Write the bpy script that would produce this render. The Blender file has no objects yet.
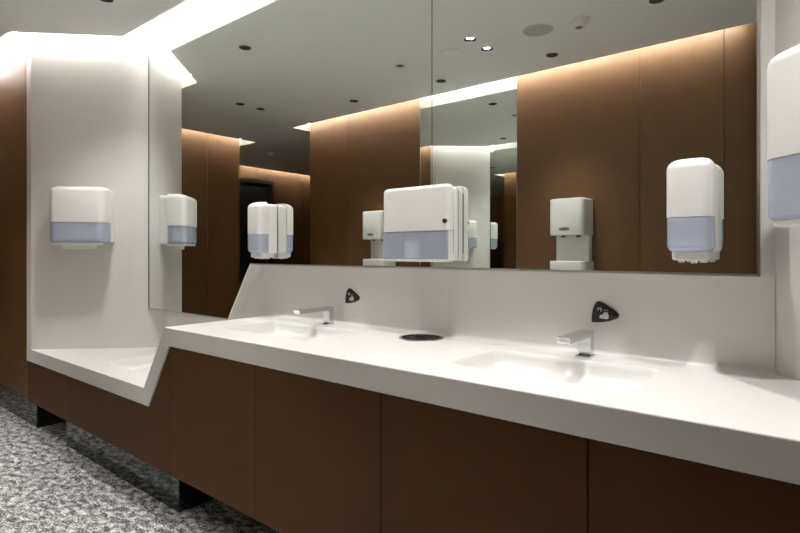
import bpy, bmesh, math, random
from mathutils import Vector, Matrix
from mathutils.geometry import delaunay_2d_cdt
random.seed(7)
S = bpy.context.scene
COL = S.collection
PI = math.pi

# ------------------------------------------------------------------ camera, light, exposure
CAM_Z = 1.184
cam_d = bpy.data.cameras.new('camera')
cam_d.sensor_width = 36.0
cam_d.lens = 36.0 * 530.0 / 800.0
cam_d.shift_y = -(266.5 - 252.4) / 800.0
cam_d.clip_start = 0.02
cam = bpy.data.objects.new('camera', cam_d)
cam.location = (0, 0, CAM_Z)
cam.rotation_euler = (PI / 2, 0, math.radians(38.92))
COL.objects.link(cam)
S.camera = cam

W = bpy.data.worlds.new('world')
S.world = W
W.use_nodes = True
W.node_tree.nodes['Background'].inputs[0].default_value = (1, .96, .92, 1)
W.node_tree.nodes['Background'].inputs[1].default_value = 0.02

S.view_settings.view_transform = 'Standard'
S.view_settings.look = 'None'
S.view_settings.exposure = 1.0
S.view_settings.gamma = 1.0
S.view_settings.use_curve_mapping = False
S.cycles.use_denoising = True
S.cycles.max_bounces = 14
S.cycles.diffuse_bounces = 6
S.cycles.glossy_bounces = 8
S.cycles.sample_clamp_indirect = 6.0

LED_STRENGTH = 100.0
SPOT_COUNTER = 37.0
SPOT_ROOM = 43.0
LED_COL = (1.0, .97, .935)
SPOT_COL = (1.0, .985, .965)

# ------------------------------------------------------------------ materials
def new_mat(name):
    m = bpy.data.materials.new(name)
    m.use_nodes = True
    return m, m.node_tree, m.node_tree.nodes['Principled BSDF']

def plain(name, col, rough=.4, metal=0.0, spec=.5, var=0.0, scale=30.0, bump=0.0, coat=0.0):
    m, nt, b = new_mat(name)
    b.inputs['Base Color'].default_value = (*col, 1)
    b.inputs['Roughness'].default_value = rough
    b.inputs['Metallic'].default_value = metal
    b.inputs['Specular IOR Level'].default_value = spec
    b.inputs['Coat Weight'].default_value = coat
    if var or bump:
        tc = nt.nodes.new('ShaderNodeTexCoord')
        n = nt.nodes.new('ShaderNodeTexNoise')
        n.inputs['Scale'].default_value = scale
        n.inputs['Detail'].default_value = 4
        nt.links.new(tc.outputs['Object'], n.inputs['Vector'])
        if var:
            r = nt.nodes.new('ShaderNodeValToRGB')
            r.color_ramp.elements[0].position = .3
            r.color_ramp.elements[1].position = .7
            r.color_ramp.elements[0].color = (*[c * (1 - var) for c in col], 1)
            r.color_ramp.elements[1].color = (*[min(1, c * (1 + var)) for c in col], 1)
            nt.links.new(n.outputs['Fac'], r.inputs['Fac'])
            nt.links.new(r.outputs['Color'], b.inputs['Base Color'])
        if bump:
            bp = nt.nodes.new('ShaderNodeBump')
            bp.inputs['Strength'].default_value = bump
            bp.inputs['Distance'].default_value = .001
            nt.links.new(n.outputs['Fac'], bp.inputs['Height'])
            nt.links.new(bp.outputs['Normal'], b.inputs['Normal'])
    return m

def glow(name, col, strength):
    m, nt, b = new_mat(name)
    b.inputs['Base Color'].default_value = (.8, .8, .8, 1)
    b.inputs['Emission Color'].default_value = (*col, 1)
    b.inputs['Emission Strength'].default_value = strength
    return m

def speckled_white(name, col, rough):
    m, nt, b = new_mat(name)
    b.inputs['Roughness'].default_value = rough
    tc = nt.nodes.new('ShaderNodeTexCoord')
    v = nt.nodes.new('ShaderNodeTexVoronoi')
    v.inputs['Scale'].default_value = 220
    nt.links.new(tc.outputs['Object'], v.inputs['Vector'])
    r = nt.nodes.new('ShaderNodeValToRGB')
    r.color_ramp.elements[0].position = 0.0
    r.color_ramp.elements[0].color = (*[c * 1.12 for c in col], 1)
    r.color_ramp.elements[1].position = .35
    r.color_ramp.elements[1].color = (*col, 1)
    nt.links.new(v.outputs['Distance'], r.inputs['Fac'])
    nt.links.new(r.outputs['Color'], b.inputs['Base Color'])
    return m

M = {}
M['stone'] = speckled_white('white_solid_surface', (.745, .725, .705), .28)
M['basin'] = plain('white_basin_gloss', (.78, .77, .75), .12)
M['wallwhite'] = plain('white_wall_panel', (.70, .675, .65), .35, var=.015, scale=6)
M['brown'] = plain('brown_laminate', (.098, .049, .0195), .45, spec=.25, var=.06, scale=9)
M['cab'] = plain('brown_cabinet_laminate', (.074, .034, .0135), .55, spec=.1, var=.05, scale=9)
M['joint'] = plain('dark_joint', (.02, .012, .008), .8)
M['ceil'] = plain('ceiling_paint', (.86, .865, .835), .75, var=.01, scale=4)
M['soffit'] = plain('cove_white_paint', (.90, .895, .88), .8)
M['black'] = plain('polished_black_stone', (.012, .012, .012), .06, spec=.8, var=.2, scale=60)
M['chrome'] = plain('chrome', (.66, .67, .68), .09, metal=1.0)
M['steel'] = plain('brushed_steel', (.42, .41, .40), .3, metal=1.0)
M['trim'] = plain('brushed_aluminium_trim', (.62, .61, .59), .35, metal=1.0)
M['plastic'] = plain('white_plastic', (.77, .755, .73), .3)
M['plastic_grey'] = plain('warm_white_plastic', (.74, .71, .66), .4)
M['paper'] = plain('white_paper', (.86, .85, .83), .9)
M['darkplastic'] = plain('dark_grey_plastic', (.03, .03, .032), .3)
M['pick'] = plain('dark_brown_plate', (.028, .020, .016), .3)
M['print'] = plain('pale_print', (.62, .66, .66), .6)
M['baffle'] = plain('black_baffle', (.012, .012, .012), .35)
M['grille'] = plain('speaker_grille', (.55, .51, .47), .8, var=.2, scale=400)
M['door'] = plain('dark_door', (.022, .024, .024), .45)
M['led'] = glow('led_strip_glow', LED_COL, LED_STRENGTH)
M['lamp'] = glow('downlight_lens_glow', SPOT_COL, 3.0)
M['lampbright'] = glow('bright_downlight_lens_glow', SPOT_COL, 14.0)
M['grey'] = plain('mid_grey_plastic', (.16, .155, .15), .35)
M['void'] = plain('dark_recess', (.01, .01, .01), .9)

def mirror_mat():
    m = bpy.data.materials.new('silvered_mirror')
    m.use_nodes = True
    nt = m.node_tree
    nt.nodes.clear()
    o = nt.nodes.new('ShaderNodeOutputMaterial')
    g = nt.nodes.new('ShaderNodeBsdfGlossy')
    g.inputs['Color'].default_value = (.875, .905, .875, 1)
    g.inputs['Roughness'].default_value = 0.0
    nt.links.new(g.outputs[0], o.inputs[0])
    return m
M['mirror'] = mirror_mat()

def window_mat():
    m = bpy.data.materials.new('smoky_blue_plastic')
    m.use_nodes = True
    nt = m.node_tree
    b = nt.nodes['Principled BSDF']
    b.inputs['Base Color'].default_value = (.66, .71, .83, 1)
    b.inputs['Roughness'].default_value = .18
    o = nt.nodes['Material Output']
    t = nt.nodes.new('ShaderNodeBsdfTransparent')
    t.inputs[0].default_value = (.80, .85, .96, 1)
    mx = nt.nodes.new('ShaderNodeMixShader')
    mx.inputs[0].default_value = .5
    nt.links.new(t.outputs[0], mx.inputs[1])
    nt.links.new(b.outputs[0], mx.inputs[2])
    nt.links.new(mx.outputs[0], o.inputs[0])
    return m
M['blue'] = window_mat()

def carpet_mat():
    m, nt, b = new_mat('mottled_grey_carpet')
    b.inputs['Roughness'].default_value = .95
    b.inputs['Specular IOR Level'].default_value = .1
    tc = nt.nodes.new('ShaderNodeTexCoord')
    mp = nt.nodes.new('ShaderNodeMapping')
    mp.inputs['Scale'].default_value = (1.0, 1.7, 1.0)
    mp.inputs['Rotation'].default_value = (0, 0, math.radians(-28))
    nt.links.new(tc.outputs['Object'], mp.inputs['Vector'])
    n1 = nt.nodes.new('ShaderNodeTexNoise')
    n1.inputs['Scale'].default_value = 22
    n1.inputs['Detail'].default_value = 3
    n1.inputs['Roughness'].default_value = .6
    n1.inputs['Distortion'].default_value = .6
    n2 = nt.nodes.new('ShaderNodeTexNoise')
    n2.inputs['Scale'].default_value = 90
    n2.inputs['Detail'].default_value = 2
    for n in (n1, n2):
        nt.links.new(mp.outputs[0], n.inputs['Vector'])
    mx = nt.nodes.new('ShaderNodeMath'); mx.operation = 'MULTIPLY_ADD'
    mx.inputs[1].default_value = .55
    ad = nt.nodes.new('ShaderNodeMath'); ad.operation = 'MULTIPLY'
    ad.inputs[1].default_value = .45
    nt.links.new(n2.outputs['Fac'], ad.inputs[0])
    nt.links.new(n1.outputs['Fac'], mx.inputs[0])
    nt.links.new(ad.outputs[0], mx.inputs[2])
    r = nt.nodes.new('ShaderNodeValToRGB')
    e = r.color_ramp.elements
    e[0].position = .38; e[0].color = (.025, .025, .025, 1)
    e[1].position = .62; e[1].color = (.74, .74, .72, 1)
    k = e.new(.47); k.color = (.16, .16, .157, 1)
    k = e.new(.54); k.color = (.40, .40, .39, 1)
    nt.links.new(mx.outputs[0], r.inputs['Fac'])
    nt.links.new(r.outputs['Color'], b.inputs['Base Color'])
    bp = nt.nodes.new('ShaderNodeBump')
    bp.inputs['Strength'].default_value = .8
    bp.inputs['Distance'].default_value = .008
    nt.links.new(mx.outputs[0], bp.inputs['Height'])
    nt.links.new(bp.outputs['Normal'], b.inputs['Normal'])
    return m
M['carpet'] = carpet_mat()

# ------------------------------------------------------------------ mesh helpers
def obj(name, bm, mat, parent=None, smooth=False, kind=None, angle=40):
    bmesh.ops.recalc_face_normals(bm, faces=bm.faces)
    me = bpy.data.meshes.new(name)
    bm.to_mesh(me)
    bm.free()
    me.materials.append(M[mat])
    if smooth:
        for p in me.polygons:
            p.use_smooth = True
        me.set_sharp_from_angle(angle=math.radians(angle))
    o = bpy.data.objects.new(name, me)
    COL.objects.link(o)
    if parent is not None:
        o.parent = parent
    if kind:
        o['kind'] = kind
    return o

def thing(name, label, cat, loc=(0, 0, 0), rz=0.0, group=None):
    o = bpy.data.objects.new(name, None)
    o.empty_display_size = .05
    COL.objects.link(o)
    o.location = loc
    o.rotation_euler = (0, 0, rz)
    o['label'] = label
    o['category'] = cat
    if group:
        o['group'] = group
    return o

def tag(o, label, cat, group=None):
    o['label'] = label
    o['category'] = cat
    if group:
        o['group'] = group
    return o

def struct(name, bm, mat, label=None, **k):
    o = obj(name, bm, mat, kind='structure', **k)
    if label:
        o['label'] = label
    return o

def box(x0, x1, y0, y1, z0, z1, bev=0.0, seg=2, bm=None):
    own = bmesh.new()
    vs = [own.verts.new((x, y, z)) for z in (z0, z1) for y in (y0, y1) for x in (x0, x1)]
    for f in ((0, 2, 3, 1), (4, 5, 7, 6), (0, 1, 5, 4), (2, 6, 7, 3), (0, 4, 6, 2), (1, 3, 7, 5)):
        own.faces.new([vs[i] for i in f])
    if bev:
        bmesh.ops.bevel(own, geom=own.edges[:], offset=bev, segments=seg, profile=.5, affect='EDGES')
    if bm is None:
        return own
    me = bpy.data.meshes.new('tmp'); own.to_mesh(me); own.free(); bm.from_mesh(me); bpy.data.meshes.remove(me)
    return bm

def prism(pts, z0, z1, axis='Z'):
    """extrude a polygon: axis Z takes (x, y) points, axis Y takes (x, z) points"""
    bm = bmesh.new()
    def P(p, h):
        return (p[0], p[1], h) if axis == 'Z' else (p[0], h, p[1])
    a = [bm.verts.new(P(p, z0)) for p in pts]
    b = [bm.verts.new(P(p, z1)) for p in pts]
    n = len(pts)
    bm.faces.new(a[::-1]); bm.faces.new(b)
    for i in range(n):
        bm.faces.new((a[i], a[(i + 1) % n], b[(i + 1) % n], b[i]))
    return bm

def rrect(x0, x1, y0, y1, rf, rb, n=6):
    """rounded rectangle in plan; the front is y0 (radius rf), the back y1 (radius rb)"""
    out = []
    for cx, cy, a0, r in ((x0 + rf, y0 + rf, PI, rf), (x1 - rf, y0 + rf, 1.5 * PI, rf),
                          (x1 - rb, y1 - rb, 0, rb), (x0 + rb, y1 - rb, .5 * PI, rb)):
        for i in range(n + 1):
            a = a0 + (PI / 2) * i / n
            out.append((cx + r * math.cos(a), cy + r * math.sin(a)))
    return out

def loft(rings, cap=(True, True), bm=None):
    """rings: list of (points2d, z)"""
    bm = bm or bmesh.new()
    rows = []
    for pts, z in rings:
        rows.append([bm.verts.new((p[0], p[1], z)) for p in pts])
    n = len(rows[0])
    for a, b in zip(rows, rows[1:]):
        for i in range(n):
            bm.faces.new((a[i], a[(i + 1) % n], b[(i + 1) % n], b[i]))
    if cap[0]:
        bm.faces.new(rows[0][::-1])
    if cap[1]:
        bm.faces.new(rows[-1])
    return bm

def shell(x0, x1, y0, y1, z0, z1, rf, rb=.003, top=(0, 0), bot=(0, 0), steps=6, slope=0.0):
    """lofted rounded block with rounded top and bottom; top=(radius, extra front set-back)"""
    rings = []
    def ring(z, ins, fr):
        r = max(.002, rf - ins * .3)
        return (rrect(x0 + ins, x1 - ins, y0 + ins + fr, y1, r, min(rb, (y1 - y0) * .2)), z)
    if bot[0]:
        for i in range(steps):
            a = (PI / 2) * i / steps
            rings.append(ring(z0 + bot[0] * (1 - math.cos(PI / 2 - a + 0)) if False else z0 + bot[0] * math.sin(a) * 0 + bot[0] * (1 - math.cos(a)), bot[0] * (1 - math.sin(a)), bot[1] * (1 - math.sin(a))))
    rings.append(ring(z0 + bot[0], 0, 0))
    rings.append(ring(z1 - top[0], 0, 0))
    if top[0]:
        for i in range(1, steps + 1):
            a = (PI / 2) * i / steps
            rings.append(ring(z1 - top[0] * (1 - math.sin(a)), top[0] * (1 - math.cos(a)) * .98, top[1] * (1 - math.cos(a))))
    # rings must rise
    rings.sort(key=lambda t: t[1])
    return loft(rings)

def open_back(bm):
    """a thin moulded window: drop the faces towards the wall so that light reaches inside"""
    bmesh.ops.recalc_face_normals(bm, faces=bm.faces)
    bmesh.ops.delete(bm, geom=[f for f in bm.faces if f.normal.y > .9 or f.normal.z > .9], context='FACES')
    return bm

def lathe(profile, n=24, bm=None, cx=0, cy=0):
    """profile: list of (r, z)"""
    bm = bm or bmesh.new()
    rows = []
    for r, z in profile:
        rows.append([bm.verts.new((cx + r * math.cos(2 * PI * i / n), cy + r * math.sin(2 * PI * i / n), z)) for i in range(n)])
    for a, b in zip(rows, rows[1:]):
        for i in range(n):
            bm.faces.new((a[i], a[(i + 1) % n], b[(i + 1) % n], b[i]))
    return bm

def disc(r, z, n=24, cx=0, cy=0, bm=None):
    bm = bm or bmesh.new()
    bm.faces.new([bm.verts.new((cx + r * math.cos(2 * PI * i / n), cy + r * math.sin(2 * PI * i / n), z)) for i in range(n)])
    return bm

# ------------------------------------------------------------------ plan of the room
ZC = CAM_Z + 1.397          # underside of the hung ceiling
ZS = 2.735                   # soffit above the light slots
YM = 1.70                   # mirror face
YB = 1.780                  # backsplash face / wall behind the mirror
YF = 1.181                  # front of the counter
XL, XR = -3.455, -.113        # corners of the niche at YB
PLX, PRX = XL - (YB - YF), XR + (YB - YF)   # front ends of the 45 degree walls
YW = -.60                   # opposite wall
ZT = CAM_Z - .334           # counter top
ZL = CAM_Z - .636           # lower counter top
TH = .080
ZMB = CAM_Z - .0577         # mirror bottom
ZMB2 = .815                 # lower mirror bottom

# floor
struct('floor', box(-8.0, 2.0, -4.0, 2.0, -.05, 0), 'carpet')

# hung ceiling with light slots all round (an inset of the walls) and holes for the downlights
arc = [(-.43 + .345 * math.cos(a), -.80 + .345 * math.sin(a)) for a in [PI / 2 - i * PI / 16 for i in range(1, 8)]]
outline = [(-.065, 1.542), (-3.55, 1.542), (-4.04, 1.055), (-5.657, 1.055), (-5.657, -.69), (-7.345, -.69), (-7.345, -3.6),
           (-4.66, -3.6), (-4.66, -.455), (-.43, -.455)] + arc + [(-.085, -.80), (-.085, -2.0), (1.26, -2.0), (1.26, 1.055), (.425, 1.055)]
DARK_LIGHTS = [(-3.095, 1.25), (-1.92, 1.25), (-.75, 1.22), (.12, 1.12),
               (-3.403, -.138), (-2.454, -.171), (-1.519, -.194),
               (-4.306, .464), (-4.301, .237), (-.736, .224)]
BRIGHT_LIGHTS = [(-1.827, .406), (-1.822, .192)]
HR = .037
def ceiling_mesh():
    vs = [Vector(p) for p in outline]
    es = [(i, (i + 1) % len(outline)) for i in range(len(outline))]
    for cx, cy in DARK_LIGHTS + BRIGHT_LIGHTS:
        b = len(vs)
        for i in range(20):
            vs.append(Vector((cx + HR * math.cos(2 * PI * i / 20), cy + HR * math.sin(2 * PI * i / 20))))
        es += [(b + i, b + (i + 1) % 20) for i in range(20)]
    V, Ed, F, *_ = delaunay_2d_cdt(vs, es, [], 0, 1e-6)
    def inside(p):
        c = False
        n = len(outline)
        for i in range(n):
            (x1, y1), (x2, y2) = outline[i], outline[(i + 1) % n]
            if (y1 > p[1]) != (y2 > p[1]) and p[0] < (x2 - x1) * (p[1] - y1) / (y2 - y1) + x1:
                c = not c
        if not c:
            return False
        return all((p[0] - a) ** 2 + (p[1] - b) ** 2 > (HR * .97) ** 2 for a, b in DARK_LIGHTS + BRIGHT_LIGHTS)
    bm = bmesh.new()
    bv = [bm.verts.new((v.x, v.y, ZC)) for v in V]
    for f in F:
        c = sum((V[i] for i in f), Vector((0, 0))) / len(f)
        if inside(c):
            bm.faces.new([bv[i] for i in f])
    for v in [v for v in bm.verts if not v.link_faces]:
        bm.verts.remove(v)
    g = bmesh.ops.extrude_face_region(bm, geom=bm.faces[:])
    bmesh.ops.translate(bm, verts=[v for v in g['geom'] if isinstance(v, bmesh.types.BMVert)], vec=(0, 0, .075))
    return bm
struct('ceiling', ceiling_mesh(), 'ceil')
struct('ceiling_soffit', box(-8.0, 2.0, -4.0, 2.0, ZS, ZS + .05), 'soffit')

# white niche walls
struct('wall_back', box(XL - .05, XR + .05, YB, YB + .1, 0, ZS), 'wallwhite')
e45 = .07
struct('wall_left', prism([(PLX, YF), (XL, YB), (XL, YB + .1), (PLX - .085, YF + .10), (PLX - .085, YF)], ZL - TH, ZS), 'wallwhite')
struct('wall_right', prism([(PRX, YF), (PRX + .085, YF), (PRX + .085, YF + .10), (XR, YB + .1), (XR, YB)], ZT - TH, ZS), 'wallwhite')

# brown panelled walls: a dark backing (structure) with the separate boards on it as children
def panel_wall(name, a, b, cuts, z0=0.0, z1=2.72, thick=.018, gap=.0025, back=.12, mat='brown'):
    """boards along the line a->b (they face to the right of a->b); cuts: distances of the joints"""
    ax, ay = a; bx_, by_ = b
    L = math.hypot(bx_ - ax, by_ - ay)
    ang = math.atan2(by_ - ay, bx_ - ax)
    w = struct(name, box(0, L, thick, back, z0, ZS), 'joint')
    w.location = (ax, ay, 0)
    w.rotation_euler = (0, 0, ang)
    ed = [0] + list(cuts) + [L]
    for s, e in zip(ed, ed[1:]):
        obj('panel', box(s + gap / 2, e - gap / 2, 0, thick, z0, z1, bev=.0012, seg=1), mat, w)
    return w
# opposite wall, seen in the mirror
X1, X2 = -2.988, -1.992
panel_wall('wall_front', (-.525, YW), (X2, YW), [.514], z0=0)
panel_wall('wall_front_far', (X1, YW), (-4.53, YW), [.961], z0=0)
struct('wall_front_core', box(X1, X2, YW - .12, YW - .03, 0, ZS), 'joint')
# rounded corner where the opposite wall turns away
cw = struct('wall_front_corner', prism([(-.525, -.62)] + [(-.43 + .18 * math.cos(PI / 2 - i * PI / 24), -.80 + .18 * math.sin(PI / 2 - i * PI / 24)) for i in range(13)]
            + [(-.43 + .08 * math.cos(i * PI / 24), -.80 + .08 * math.sin(i * PI / 24)) for i in range(13)] + [(-.525, -.72)], 0, ZS), 'joint')
obj('panel', prism([(-.523, -.60)] + [(-.428 + .20 * math.cos(PI / 2 - i * PI / 24), -.80 + .20 * math.sin(PI / 2 - i * PI / 24)) for i in range(13)]
    + [(-.428 + .181 * math.cos(i * PI / 24), -.80 + .181 * math.sin(i * PI / 24)) for i in range(13)] + [(-.523, -.619)], 0, 2.72), 'brown', cw, smooth=True)
panel_wall('wall_passage_left', (-.228, -2.3), (-.228, -.802), [])
panel_wall('wall_passage_end', (1.4, -2.3), (-.228, -2.3), [.78])
panel_wall('wall_passage_right', (1.4, 1.22), (1.4, -2.3), [.9, 1.8, 2.7])
panel_wall('wall_back_right', (PRX + .087, 1.205), (1.4, 1.205), [])
# left of the niche
panel_wall('wall_back_left', (-5.8, 1.205), (PLX - .087, 1.205), [.62], z0=.20)
panel_wall('wall_end', (-5.8, -.55), (-5.8, 1.205), [.45, 1.1])
panel_wall('wall_end_return', (-7.48, -.55), (-5.92, -.55), [.84])
panel_wall('wall_corridor_left', (-7.48, -3.9), (-7.48, -.55), [.9, 1.629, 2.6])
panel_wall('wall_corridor_end', (-4.53, -3.9), (-7.48, -3.9), [.98, 1.96])
panel_wall('wall_corridor_right', (-4.53, -.72), (-4.53, -3.9), [.9, 1.8, 2.7])
# corridor door
dr = struct('door_1', box(0, .05, 0, 1.02, 0, 2.34), 'door')
dr.location = (-7.475, -2.272, 0)
fr = bmesh.new()
box(-.004, .07, -.05, 0, 0, 2.40, bm=fr); box(-.004, .07, 1.02, 1.07, 0, 2.40, bm=fr); box(-.004, .07, 0, 1.02, 2.34, 2.40, bm=fr)
obj('door_frame', fr, 'joint', dr)
obj('door_leaf', box(.05, .06, .06, .96, .02, 2.28, bev=.003), 'door', dr)
obj('door_handle', box(.06, .11, .10, .125, .95, 1.12, bev=.006), 'steel', dr)

# ------------------------------------------------------------------ light slots
def led(a, b, label):
    """a strip on the rim of the hung ceiling, facing the wall; a->b keeps the slot on its right"""
    ax, ay = a; bx_, by_ = b
    L = math.hypot(bx_ - ax, by_ - ay)
    t = thing('led_strip', label, 'light strip', ((ax + bx_) / 2, (ay + by_) / 2, ZC), math.atan2(by_ - ay, bx_ - ax), 'light strips hidden in the ceiling slots')
    obj('channel', box(-L / 2, L / 2, .0005, .020, .0755, .0790), 'trim', t)
    obj('diffuser', box(-L / 2 + .002, L / 2 - .002, .001, .0195, .0790, .092), 'led', t)
led((-.07, 1.542), (-3.54, 1.542), 'long white light strip in the ceiling slot above the mirror')
LEDS = [((-3.56, 1.532), (-4.03, 1.065), 'white light strip in the slot above the angled white end wall with the far dispenser'),
        ((.415, 1.065), (-.055, 1.532), 'white light strip above the angled white wall at the right edge'),
        ((-4.05, 1.055), (-5.64, 1.055), 'white light strip above the brown wall at the far left'),
        ((-5.657, 1.04), (-5.657, -.67), 'white light strip above the brown end wall seen deep in the mirror'),
        ((-5.67, -.69), (-7.33, -.69), 'light strip around the corner of the brown end wall'),
        ((-7.345, -.71), (-7.345, -3.58), 'light strip above the brown corridor wall with the dark door'),
        ((-4.65, -.455), (-.43, -.455), 'long light strip above the brown wall with hand dryers'),
        ((-4.66, -3.58), (-4.66, -.47), 'light strip around the end of the brown wall with hand dryers'),
        ((1.25, 1.055), (.44, 1.055), 'light strip above the brown wall beyond the right end')]
for l in LEDS:
    led(*l)

def spot(cx, cy, power, size, blend=1.0, rad=.03):
    l = bpy.data.lights.new('downlight_beam', 'SPOT')
    l.energy = power
    l.color = SPOT_COL
    l.spot_size = math.radians(size)
    l.spot_blend = blend
    l.shadow_soft_size = rad
    o = bpy.data.objects.new('downlight_beam', l)
    o.location = (0, 0, .004)
    COL.objects.link(o)
    return o
DL_LABELS = ['recessed black downlight above the low counter beside the angled white wall',
             'recessed black downlight above the far basin', 'recessed black downlight above the near basin', 'recessed black downlight above the right end of the counter',
             'recessed black downlight near the brown wall, farthest of its row of three', 'recessed black downlight near the brown wall, middle of its row of three',
             'recessed black downlight near the brown wall, nearest of its row of three',
             'black downlight of the distant pair on the ceiling, left one', 'black downlight of the distant pair on the ceiling, right one',
             'recessed downlight cut by the top of the frame near the smoke detector']
for i, (cx, cy) in enumerate(DARK_LIGHTS):
    t = thing('downlight', DL_LABELS[i], 'downlight', (cx, cy, ZC), 0, 'recessed ceiling downlights')
    obj('trim_ring', lathe([(HR - .001, .0), (HR - .001, -.0025), (HR + .004, -.0025), (HR + .005, 0)], 28), 'baffle', t, smooth=True)
    obj('baffle', lathe([(HR - .001, 0), (HR - .004, .014), (HR - .007, .032)], 28), 'baffle', t, smooth=True)
    obj('lamp', disc(HR - .0065, .032, 28), 'lamp', t)
    s = spot(cx, cy, SPOT_COUNTER if i < 4 else SPOT_ROOM, 102 if i < 4 else 70)
    s.parent = t
for i, (cx, cy) in enumerate(BRIGHT_LIGHTS):
    t = thing('downlight', ['bright downlight with visible lit lens, upper left of the lit pair', 'bright downlight with visible lit lens, lower right of the lit pair'][i],
              'downlight', (cx, cy, ZC), 0, 'recessed ceiling downlights')
    obj('trim_ring', lathe([(HR - .001, .0), (HR - .001, -.0025), (HR + .004, -.0025), (HR + .005, 0)], 28), 'baffle', t, smooth=True)
    obj('baffle', lathe([(HR - .001, 0), (HR - .008, .004), (HR - .011, .010)], 28), 'baffle', t, smooth=True)
    obj('lamp', disc(HR - .0105, .010, 28), 'lampbright', t)
    s = spot(cx, cy, SPOT_ROOM, 66)
    s.parent = t

# ------------------------------------------------------------------ counter
cnt = thing('vanity_counter', 'long white two-level washstand counter with a slanted step and basins', 'counter', (0, 0, 0))
SX0, SX1 = -2.305, -2.502       # slanted step, outer top and bottom
IX0, IX1 = -2.268, -2.458       # inner
def bisect(bm, co, no):
    g = bm.verts[:] + bm.edges[:] + bm.faces[:]
    r = bmesh.ops.bisect_plane(bm, geom=g, plane_co=co, plane_no=no, clear_outer=True)
    ed = [e for e in r['geom_cut'] if isinstance(e, bmesh.types.BMEdge)]
    bmesh.ops.holes_fill(bm, edges=ed)
def counter_mesh():
    prof = [(PRX, ZT), (SX0, ZT), (SX1, ZL), (PLX - .085, ZL), (PLX - .085, ZL - TH), (IX1, ZL - TH), (IX0, ZT - TH), (PRX, ZT - TH)]
    bm = prism(prof, YF, YB, 'Y')
    bmesh.ops.recalc_face_normals(bm, faces=bm.faces)
    ed = [e for e in bm.edges if all(abs(v.co.y - YF) < 1e-5 for v in e.verts)
          and all(v.co.z > ZL - .001 and v.co.x > PLX - .1 for v in e.verts) and
          (abs(e.verts[0].co.z - e.verts[1].co.z) < 1e-4 and (abs(e.verts[0].co.z - ZT) < 1e-4 or abs(e.verts[0].co.z - ZL) < 1e-4))]
    bmesh.ops.bevel(bm, geom=ed, offset=.004, segments=3, profile=.5, affect='EDGES')
    n = Vector((1, 1, 0)).normalized()
    bisect(bm, (PRX, YF, 0), n)
    # left end: keep what lies right of the angled wall, except the fascia piece under its front edge
    n2 = Vector((-1, 1, 0)).normalized()
    bisect(bm, (PLX, YF + .0005, 0), n2)
    return bm
top = obj('counter_top', counter_mesh(), 'stone', cnt)

BASINS = [(-.63, ZT, .525, 1.335, 1.635), (-1.81, ZT, .57, 1.335, 1.635), (-2.965, ZL, .58, 1.325, 1.635)]
def cutter(cx, z, w, y0, y1):
    bm = loft([(rrect(cx - w / 2, cx + w / 2, y0, y1, .028, .028), z - .2), (rrect(cx - w / 2, cx + w / 2, y0, y1, .028, .028), z + .05)])
    bmesh.ops.recalc_face_normals(bm, faces=bm.faces)
    me = bpy.data.meshes.new('cut'); bm.to_mesh(me); bm.free()
    return bpy.data.objects.new('cut', me)
BIN = (-1.237, 1.664, .083)
def bin_cutter():
    bm = lathe([(BIN[2], ZT - .2), (BIN[2], ZT + .05)], 40, cx=BIN[0], cy=BIN[1])
    bmesh.ops.holes_fill(bm, edges=bm.edges[:])
    bmesh.ops.recalc_face_normals(bm, faces=bm.faces)
    me = bpy.data.meshes.new('cut'); bm.to_mesh(me); bm.free()
    return bpy.data.objects.new('cut', me)
cuts = [cutter(*b) for b in BASINS] + [bin_cutter()]
for c in cuts:
    COL.objects.link(c)
    md = top.modifiers.new('cut', 'BOOLEAN')
    md.operation = 'DIFFERENCE'
    md.solver = 'EXACT'
    md.object = c
bpy.context.view_layer.update()
dg = bpy.context.evaluated_depsgraph_get()
nm = bpy.data.meshes.new_from_object(top.evaluated_get(dg))
top.modifiers.clear()
top.data = nm
nm.name = 'counter_top'
if not nm.materials:
    nm.materials.append(M['stone'])
for c in cuts:
    bpy.data.objects.remove(c)

for cx, z, w, y0, y1 in BASINS:
    x0, x1 = cx - w / 2, cx + w / 2
    db, df = .048, .066          # depth at the back and at the front: the floor slopes to the front
    bm = bmesh.new()
    rings = []
    for ins, k in ((0.0, 0.0), (.003, .05), (.006, .35), (.012, .75), (.020, .93), (.034, 1.0)):
        pts = rrect(x0 + ins, x1 - ins, y0 + ins, y1 - ins, max(.006, .028 - ins * .25), max(.006, .028 - ins * .25))
        rings.append([bm.verts.new((px, py, z - k * (df + (db - df) * (py - y0) / (y1 - y0)))) for px, py in pts])
    n = len(rings[0])
    for a, b in zip(rings, rings[1:]):
        for i in range(n):
            bm.faces.new((a[i], a[(i + 1) % n], b[(i + 1) % n], b[i]))
    bm.faces.new(rings[-1])
    bs = obj('basin', bm, 'basin', cnt, smooth=True, angle=50)
    obj('drain_slot', box(cx - .10, cx + .10, y0 + .055, y0 + .066, z - df - .004, z - df + .006), 'steel', bs)

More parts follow.
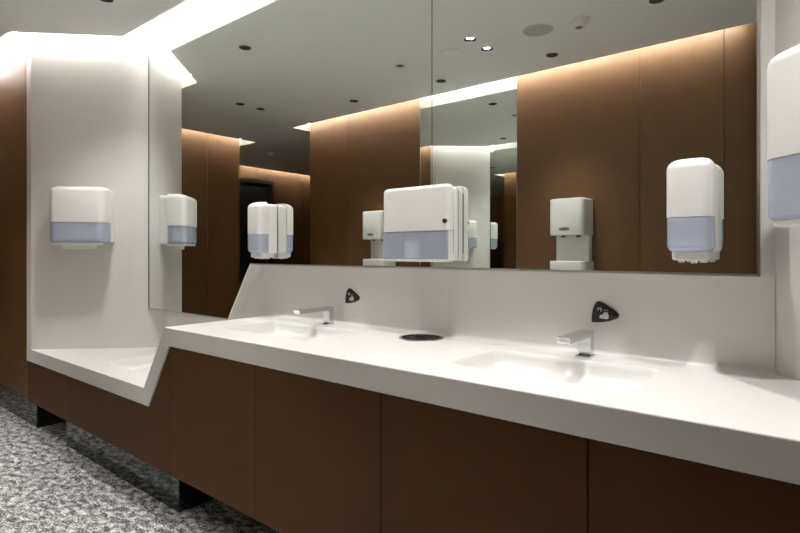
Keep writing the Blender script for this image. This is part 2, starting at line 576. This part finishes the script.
# backsplash with a coved foot
BS_T = .0
def backsplash_mesh():
    z2 = ZMB + .0
    pts = [(PLX, ZL), (-2.70, ZL), (SX0 + .02, ZL), (SX0 + .02, ZT), (XR, ZT), (XR, z2), (-2.398, z2), (-2.606, ZMB2), (PLX, ZMB2)]
    bm = prism(pts, YB - .004, YB, 'Y')
    bisect(bm, (PLX, YF, 0), Vector((-1, 1, 0)).normalized())
    bisect(bm, (PRX, YF, 0), Vector((1, 1, 0)).normalized())
    return bm
obj('backsplash', backsplash_mesh(), 'stone', cnt)
def cove(x0, x1, z, r=.012):
    bm = bmesh.new()
    pr = [(YB - .004, z + r)] + [(YB - .004 - r + r * math.cos(a), z + r - r * math.sin(a)) for a in [i * PI / 16 for i in range(1, 8)]] + [(YB - .004 - r, z), (YB - .002, z - .001)]
    pr[0] = (YB - .004, z + r)
    a = [bm.verts.new((x0, y, zz)) for y, zz in pr]
    b = [bm.verts.new((x1, y, zz)) for y, zz in pr]
    n = len(pr)
    bm.faces.new(a); bm.faces.new(b[::-1])
    for i in range(n):
        bm.faces.new((a[i], b[i], b[(i + 1) % n], a[(i + 1) % n]))
    return bm
obj('coved_joint', cove(SX0 + .02, XR + .004, ZT), 'stone', cnt, smooth=True)
obj('coved_joint', cove(XL, SX1 + .05, ZL), 'stone', cnt, smooth=True)

# ------------------------------------------------------------------ waste opening
t = thing('waste_chute', 'round steel waste paper opening set into the white counter', 'waste chute', (BIN[0], BIN[1], ZT))
r = BIN[2]
obj('rim', lathe([(r - .006, -.004), (r - .006, .002), (r - .003, .0035), (r + .003, .003), (r + .005, .0005)], 40), 'chrome', t, smooth=True)
obj('sleeve', lathe([(r - .001, .0), (r - .005, -.03), (r - .006, -.14)], 40), 'steel', t, smooth=True)
obj('base', disc(r - .005, -.14, 40), 'void', t)

# ------------------------------------------------------------------ cabinets
CX = [PLX - .08, -3.437, -2.263, -1.643, -1.029, -.417, .20, PRX + .06]
CLAB = ['narrow brown cabinet at the far end below the low counter', 'wide brown cabinet with a slanted top corner under the counter step',
        'brown cabinet just right of the slanted step', 'brown cabinet below the far faucet and the waste opening', 'brown cabinet below the near basin, second from the right edge',
        'brown cabinet at the lower right corner of the picture', 'narrow brown cabinet filling the end beyond the right edge']
for i, (a, b) in enumerate(zip(CX, CX[1:])):
    t = thing('vanity_cabinet', CLAB[i], 'cabinet', ((a + b) / 2, 1.2, .2), 0, 'brown cabinets under the counter')
    ox = (a + b) / 2
    zt_ = (ZL if i < 2 else ZT) - TH - .003 - .2
    yd = 1.1845 - 1.2
    if i == 1:
        pts = [(a + .002 - ox, 0), (b - .002 - ox, 0), (b - .002 - ox, ZT - TH - .010 - .2), (IX1 + .006 - ox, zt_), (a + .002 - ox, zt_)]
    else:
        pts = [(a + .002 - ox, 0), (b - .002 - ox, 0), (b - .002 - ox, zt_), (a + .002 - ox, zt_)]
    obj('door', prism(pts, yd, yd + .019, 'Y'), 'cab', t)
    if i == 0:
        obj('body', box(a - ox + .08, b - ox - .002, .008, .12, .0, .2), 'joint', t)
    else:
        bx1 = b - ox - .004 if i < 6 else b - ox - .20
        obj('body', box(a - ox + .004, bx1, .008, .30 if i == 6 else .43, .0, (.22 if i < 2 else .47)), 'joint', t)

# black plinths
def plinth(x0, x1, label):
    o = obj('plinth', box(x0, x1, 1.240, 1.66, 0, .2, bev=.003, seg=1), 'black')
    tag(o, label, 'plinth', 'polished black plinths')
plinth(-5.75, -4.145, 'polished black stone plinth under the brown wall at the far left')
plinth(-3.625, -2.292, 'polished black stone plinth under the wide brown cabinet, mirroring the carpet')

# ------------------------------------------------------------------ mirrors
t = thing('wall_mirror', 'huge wall mirror in two sheets with a slanted lower edge above the counter', 'mirror', (0, YM, 0))
def yprism(pts, y0, y1):
    return prism(pts, y0, y1, 'Y')
MX0, MXS, MX1 = -3.527, -1.211, -.148
MT = 2.725
left = [(MX0, ZMB2), (-2.606, ZMB2), (-2.398, ZMB), (MXS - .002, ZMB), (MXS - .002, MT), (MX0, MT)]
right = [(MXS + .002, ZMB), (MX1, ZMB), (MX1, MT), (MXS + .002, MT)]
obj('mirror_sheet', yprism(left, 0, .006), 'mirror', t)
obj('mirror_sheet', yprism(right, 0, .006), 'mirror', t)
obj('seam_strip', box(MXS - .0019, MXS + .0019, .003, .0064, ZMB, MT), 'darkplastic', t)
back = [(MX0 + .003, ZMB2 + .003), (-2.6045, ZMB2 + .003), (-2.396, ZMB + .003), (MX1 - .004, ZMB + .003), (MX1 - .004, MT), (MX0 + .003, MT)]
obj('backing', yprism(back, .0065, YB - .0045 - YM), 'stone', t)
def edge_bar(x0, z0, x1, z1, wdt=.007, name='edge_trim', mat='trim', y0=-.0025, y1=.028):
    dx, dz = x1 - x0, z1 - z0
    L = math.hypot(dx, dz); nx, nz = -dz / L * wdt, dx / L * wdt
    obj(name, yprism([(x0, z0), (x1, z1), (x1 - nx, z1 - nz), (x0 - nx, z0 - nz)], y0, y1), mat, t)
edge_bar(MX0, ZMB2, -2.606, ZMB2)
edge_bar(-2.606, ZMB2, -2.398, ZMB, mat='plastic_grey')
edge_bar(-2.398, ZMB, MX1, ZMB)
edge_bar(MX1, ZMB - .007, MX1, MT, .007)
edge_bar(MX0, MT, MX0, ZMB2 - .007, .006, mat='darkplastic')

t = thing('wall_mirror', 'tall mirror between brown panels on the opposite wall, seen in the big mirror', 'mirror', ((X1 + X2) / 2, YW, 0))
wd = (X2 - X1) / 2
obj('mirror_sheet', box(-wd + .003, wd - .003, -.006, 0, .05, 2.72), 'mirror', t)
obj('backing', box(-wd + .003, wd - .003, -.028, -.0065, .05, 2.72), 'plastic_grey', t)
obj('edge_trim', box(-wd, -wd + .0028, -.028, .002, .05, 2.72), 'trim', t)
obj('edge_trim', box(wd - .0028, wd, -.028, .002, .05, 2.72), 'trim', t)

# ------------------------------------------------------------------ dispensers
def lock(t, x, y, z, r=.009):
    bm = bmesh.new()
    n = 16
    a = [bm.verts.new((x + r * math.cos(2 * PI * i / n), y, z + r * math.sin(2 * PI * i / n))) for i in range(n)]
    b = [bm.verts.new((x + r * math.cos(2 * PI * i / n), y + .012, z + r * math.sin(2 * PI * i / n))) for i in range(n)]
    bm.faces.new(a); bm.faces.new(b[::-1])
    for i in range(n):
        bm.faces.new((a[i], a[(i + 1) % n], b[(i + 1) % n], b[i]))
    obj('lock', bm, 'darkplastic', t)

def big_dispenser(loc, rz, label, k=1.0):
    """wide towel dispenser: white hood, smoky blue window, towel tongue below"""
    t = thing('towel_dispenser', label, 'dispenser', loc, rz, 'paper towel dispensers')
    w, h, d = .332 * k, .372 * k, .18 * k
    obj('back_body', shell(-w / 2 + .002, w / 2 - .002, -.055, 0, .012, h - .012, .008, .003, top=(.03, 0), bot=(.012, 0)), 'plastic', t, smooth=True)
    obj('hood', shell(-w / 2, w / 2, -d, -.050, h * .385, h, .045, .003, top=(.036, .02)), 'plastic', t, smooth=True)
    obj('window', open_back(shell(-w / 2 + .002, w / 2 - .002, -d + .003, -.056, .014, h * .383, .043, .003, bot=(.012, .004))), 'blue', t, smooth=True)
    obj('tray', shell(-w / 2 + .02, w / 2 - .06, -d + .012, -.03, .0, .0135, .02, .003, bot=(.006, 0)), 'plastic', t, smooth=True)
    obj('roller_bar', box(-w / 2 + .03, w / 2 - .09, -.16, -.13, .125, .150, bev=.005), 'plastic_grey', t)
    obj('towel_stack', box(-w / 2 + .04, w / 2 - .05, -.150, -.070, .035, .115, bev=.003), 'paper', t)
    obj('towel_tongue', box(-w / 2 + .045, w / 2 - .08, -.088, -.086, -.026, .02), 'paper', t)
    return t

def medium_dispenser(loc, rz, label):
    t = thing('towel_dispenser', label, 'dispenser', loc, rz, 'paper towel dispensers')
    w, h, d = .316, .292, .078
    zw = .118
    obj('back_body', shell(-w / 2 + .002, w / 2 - .002, -.034, -.003, .004, h - .006, .008, .003, top=(.02, 0), bot=(.01, 0)), 'plastic', t, smooth=True)
    obj('hood', shell(-w / 2, w / 2, -d, -.0355, zw, h, .018, .003, top=(.018, .006)), 'plastic', t, smooth=True)
    obj('window', open_back(shell(-w / 2 + .0015, w / 2 - .0015, -d + .002, -d + .010, .010, zw - .001, .006, .002, bot=(.006, 0))), 'blue', t, smooth=True)
    for sx in (-1, 1):
        obj('side_panel', box(min(sx * (w / 2 - .0055), sx * (w / 2 - .0015)), max(sx * (w / 2 - .0055), sx * (w / 2 - .0015)), -d + .0105, -.0355, .010, zw - .001, bev=.001, seg=1), 'plastic', t)
    obj('bottom_lip', shell(-w / 2 + .003, w / 2 - .003, -d - .0005, -.0355, .0, .0095, .012, .003, bot=(.005, 0)), 'plastic', t, smooth=True)
    obj('towel_stack', box(-.052, .004, -d + .0112, -.040, .014, .080, bev=.003), 'paper', t)
    lock(t, w / 2 - .013, -d - .0012, .152)
    obj('mount_plate', box(-w / 2 + .012, w / 2 - .006, -.0025, -.0001, .03, h - .03), 'plastic_grey', t)
    obj('seam', box(-w / 2 + .004, w / 2 - .001, -.0354, -.0341, .03, h - .03), 'grey', t)
    return t

def soap_dispenser(loc, rz, label):
    t = thing('soap_dispenser', label, 'soap dispenser', loc, rz, 'soap dispensers on the mirror')
    w, h, d = .114, .285, .112
    zw = .124
    obj('back_body', shell(-w / 2 + .001, w / 2 - .001, -.055, -.0025, .026, h - .010, .006, .003, top=(.018, 0), bot=(.012, 0)), 'plastic', t, smooth=True)
    obj('hood', shell(-w / 2, w / 2, -d, -.0555, zw, h, .027, .003, top=(.030, .016)), 'plastic', t, smooth=True)
    obj('window', open_back(shell(-w / 2 + .0008, w / 2 - .0008, -d + .001, -.0555, 0.026, zw - .001, .026, .003, bot=(.022, .006))), 'blue', t, smooth=True)
    obj('soap_bottle', shell(-w / 2 + .014, w / 2 - .014, -d + .018, -.058, .034, zw + .04, .02, .01), 'paper', t, smooth=True)
    obj('push_bar', shell(-w / 2 + .013, w / 2 - .010, -d + .016, -.012, .006, .030, .014, .003, bot=(.006, 0)), 'plastic', t, smooth=True)
    obj('nozzle', lathe([(.0, -.002), (.008, -.002), (.009, .008)], 14, cx=.006, cy=-.062), 'plastic', t, smooth=True)
    obj('mount_plate', box(-w / 2 + .008, w / 2 - .003, -.0024, 0, .04, h - .02), 'grey', t)
    obj('nozzle_guard', box(-.030, -.022, -.080, -.03, .000, .008, bev=.002), 'plastic', t)
    obj('nozzle_guard', box(.028, .036, -.080, -.03, .000, .008, bev=.002), 'plastic', t)
    return t

q = math.sqrt(.5)
def on_left(s, z):
    return (PLX + q * s, YF + q * s, z)
def on_right(s, z):
    return (PRX - q * s, YF + q * s, z)
big_dispenser(on_left(.356, 1.232), PI / 4, 'large white towel dispenser with blue window on the far angled white wall')
big_dispenser(on_right(.492, 1.243), -PI / 4, 'large white towel dispenser with blue window cut by the right edge of the picture', 1.1)
medium_dispenser((-1.2445, YM - .0005, ZMB + .022), 0, 'wide white towel dispenser with a lock, mounted on the mirror over the waste opening')
soap_dispenser((-2.224, YM - .0005, 1.152), 0, 'white soap dispenser with blue window on the mirror above the far basin')
soap_dispenser((-.292, YM - .0005, 1.156), 0, 'white soap dispenser with blue window on the mirror at the right, near the end wall')

# ------------------------------------------------------------------ faucets
def faucet(x, y, label):
    t = thing('faucet', label, 'faucet', (x, y, ZT), 0, 'chrome faucets')
    w = .040
    obj('base_plate', box(-w / 2 - .004, w / 2 + .004, -.040, .018, 0, .003, bev=.001, seg=1), 'chrome', t)
    obj('column', box(-w / 2, w / 2, -.014, .016, .003, .062, bev=.0015), 'chrome', t)
    sb = box(-w / 2, w / 2, -.195, .016, .062, .081)
    for v in sb.verts:
        if v.co.y < -.1 and v.co.z < .065:
            v.co.y += .006
    bmesh.ops.bevel(sb, geom=sb.edges[:], offset=.001, segments=2, profile=.5, affect='EDGES')
    sp = obj('spout', sb, 'chrome', t)
    obj('aerator', lathe([(.0, .060), (.011, .060), (.011, .0625)], 18, cy=-.170), 'darkplastic', sp)
    return t
faucet(-.612, 1.722, 'square chrome faucet at the near basin')
faucet(-1.822, 1.722, 'square chrome faucet at the far basin')

# ------------------------------------------------------------------ sensor plates
def smooth_poly(pts, n=8):
    out = []
    m = len(pts)
    for i in range(m):
        p0, p1, p2, p3 = (Vector(pts[(i + k) % m]) for k in (-1, 0, 1, 2))
        for j in range(n):
            u = j / n
            out.append(tuple(.5 * ((2 * p1) + (p2 - p0) * u + (2 * p0 - 5 * p1 + 4 * p2 - p3) * u * u + (3 * p1 - p0 - 3 * p2 + p3) * u ** 3)))
    return out
def sensor(x, z, label):
    t = thing('sensor_plate', label, 'sensor plate', (x, YB - .004, z), 0, 'tap sensor plates')
    a = [(-.041, -.030), (-.038, -.034), (0, -.030), (.034, -.018), (.041, -.006), (.034, .004), (.006, .022), (-.010, .031), (-.020, .033), (-.029, .027), (-.037, .008), (-.041, -.015)]
    sm = smooth_poly(a, 5)
    bm = bmesh.new()
    rows = []
    for k, y in ((1.0, 0), (1.0, -.004), (.97, -.0065), (.90, -.0075)):
        rows.append([bm.verts.new((px * k * 1.06, y, pz * k * 1.06)) for px, pz in sm])
    n = len(sm)
    for r0, r1 in zip(rows, rows[1:]):
        for i in range(n):
            bm.faces.new((r0[i], r0[(i + 1) % n], r1[(i + 1) % n], r1[i]))
    bm.faces.new(rows[-1]); bm.faces.new(rows[0][::-1])
    pl = obj('plate', bm, 'pick', t, smooth=True)
    # printed hand under a tap with water drops
    bm = bmesh.new()
    hand = smooth_poly([(-.015, -.020), (.010, -.021), (.012, -.010), (.010, -.004), (-.002, -.002), (-.006, -.007), (-.015, -.011)], 4)
    bm.faces.new([bm.verts.new((px, -.0079, pz)) for px, pz in hand])
    for fx in (-.001, .003, .007):
        box(fx, fx + .0025, -.0081, -.0077, -.004, .001, bm=bm)
    obj('hand_symbol', bm, 'print', pl)
    bm = bmesh.new()
    box(-.023, -.010, -.0081, -.0077, .010, .014, bm=bm)
    box(-.023, -.020, -.0081, -.0077, .004, .014, bm=bm)
    box(-.013, -.010, -.0081, -.0077, .002, .012, bm=bm)
    obj('tap_symbol', bm, 'print', pl)
    bm = bmesh.new()
    for dx in (-.002, .003, .008):
        box(dx, dx + .0028, -.0081, -.0077, .006, .0085, bm=bm)
    obj('drop_symbol', bm, 'print', pl)
sensor(-.568, .988, 'dark pick-shaped sensor plate with pale hand symbol above the near faucet')
sensor(-1.715, .982, 'dark pick-shaped sensor plate with pale hand symbol above the far faucet')

# ------------------------------------------------------------------ hand dryers on the opposite wall
def dryer(x, label):
    t = thing('hand_dryer', label, 'hand dryer', (x, YW, 1.035), PI, 'hand dryers')
    w = .262
    obj('back_plate', box(-w / 2 + .006, w / 2 - .004, -.075, 0, .02, .50, bev=.008), 'plastic', t, smooth=True)
    hd = obj('hood', shell(-w / 2, w / 2, -.205, 0, .275, .55, .035, .004, top=(.016, .008), bot=(.006, 0)), 'plastic', t, smooth=True)
    obj('tray', shell(-w / 2 - .006, w / 2 + .006, -.200, 0, 0, .085, .04, .004, top=(.006, 0), bot=(.012, .01)), 'plastic', t, smooth=True)
    bm = bmesh.new()
    n = 20
    for k, y in ((1, -.2052), (.9, -.2075)):
        pass
    a = [bm.verts.new(((.012) + .042 * math.cos(2 * PI * i / n), -.2045, .322 + .013 * math.sin(2 * PI * i / n))) for i in range(n)]
    b = [bm.verts.new(((.012) + .037 * math.cos(2 * PI * i / n), -.2080, .322 + .010 * math.sin(2 * PI * i / n))) for i in range(n)]
    bm.faces.new(b)
    for i in range(n):
        bm.faces.new((a[i], a[(i + 1) % n], b[(i + 1) % n], b[i]))
    obj('sensor_lens', bm, 'grey', hd)
    for nx in (-.06, .055):
        obj('nozzle', lathe([(.0, .262), (.016, .262), (.018, .276)], 16, cx=nx, cy=-.11), 'darkplastic', hd)
dryer(-1.50, 'white hand dryer on the nearer brown wall, fully visible in the mirror')
dryer(-3.42, 'white hand dryer on the farther brown wall, partly hidden by the mirror towel dispenser')

# ------------------------------------------------------------------ ceiling fittings
def speaker(x, y, r, label, grille=True):
    t = thing('ceiling_speaker' if grille else 'ceiling_access_disc', label, 'speaker' if grille else 'ceiling disc', (x, y, ZC))
    obj('rim', lathe([(r, 0), (r, -.004), (r - .006, -.007), (r - .010, -.005)], 36), 'plastic_grey' if grille else 'ceil', t, smooth=True)
    bm = lathe([(r - .010, -.005), (r * .5, -.007), (.002, -.008)], 36)
    obj('grille', bm, 'grille' if grille else 'ceil', t, smooth=True)
speaker(-1.414, .272, .100, 'round grey ceiling speaker next to the smoke detector')
speaker(-2.05, .294, .070, 'flush pale round disc on the ceiling beyond the lit downlights', False)
def detector(x, y, label):
    t = thing('smoke_detector', label, 'smoke detector', (x, y, ZC), 0, 'smoke detectors')
    obj('base', lathe([(.064, 0), (.064, -.008), (.060, -.014), (.048, -.016)], 30), 'plastic_grey', t, smooth=True)
    obj('head', lathe([(.046, -.014), (.043, -.034), (.034, -.044), (.022, -.046)], 30), 'plastic_grey', t, smooth=True)
    obj('sensor_cap', lathe([(.022, -.044), (.018, -.049), (.010, -.051), (.0005, -.051)], 24), 'grey', t, smooth=True)
detector(-1.164, .245, 'beige smoke detector beside the round ceiling speaker')
detector(-6.09, -1.256, 'distant dark smoke detector on the corridor ceiling')
t = thing('sprinkler_cap', 'small dark crescent fitting on the ceiling left of the mirror seam', 'ceiling fitting', (-2.482, .326, ZC))
obj('ring', lathe([(.036, 0), (.036, -.006), (.028, -.007), (.028, -.001)], 24), 'plastic_grey', t, smooth=True)
obj('cap', lathe([(.026, -.001), (.024, -.004), (.001, -.005)], 24), 'baffle', t, smooth=True)
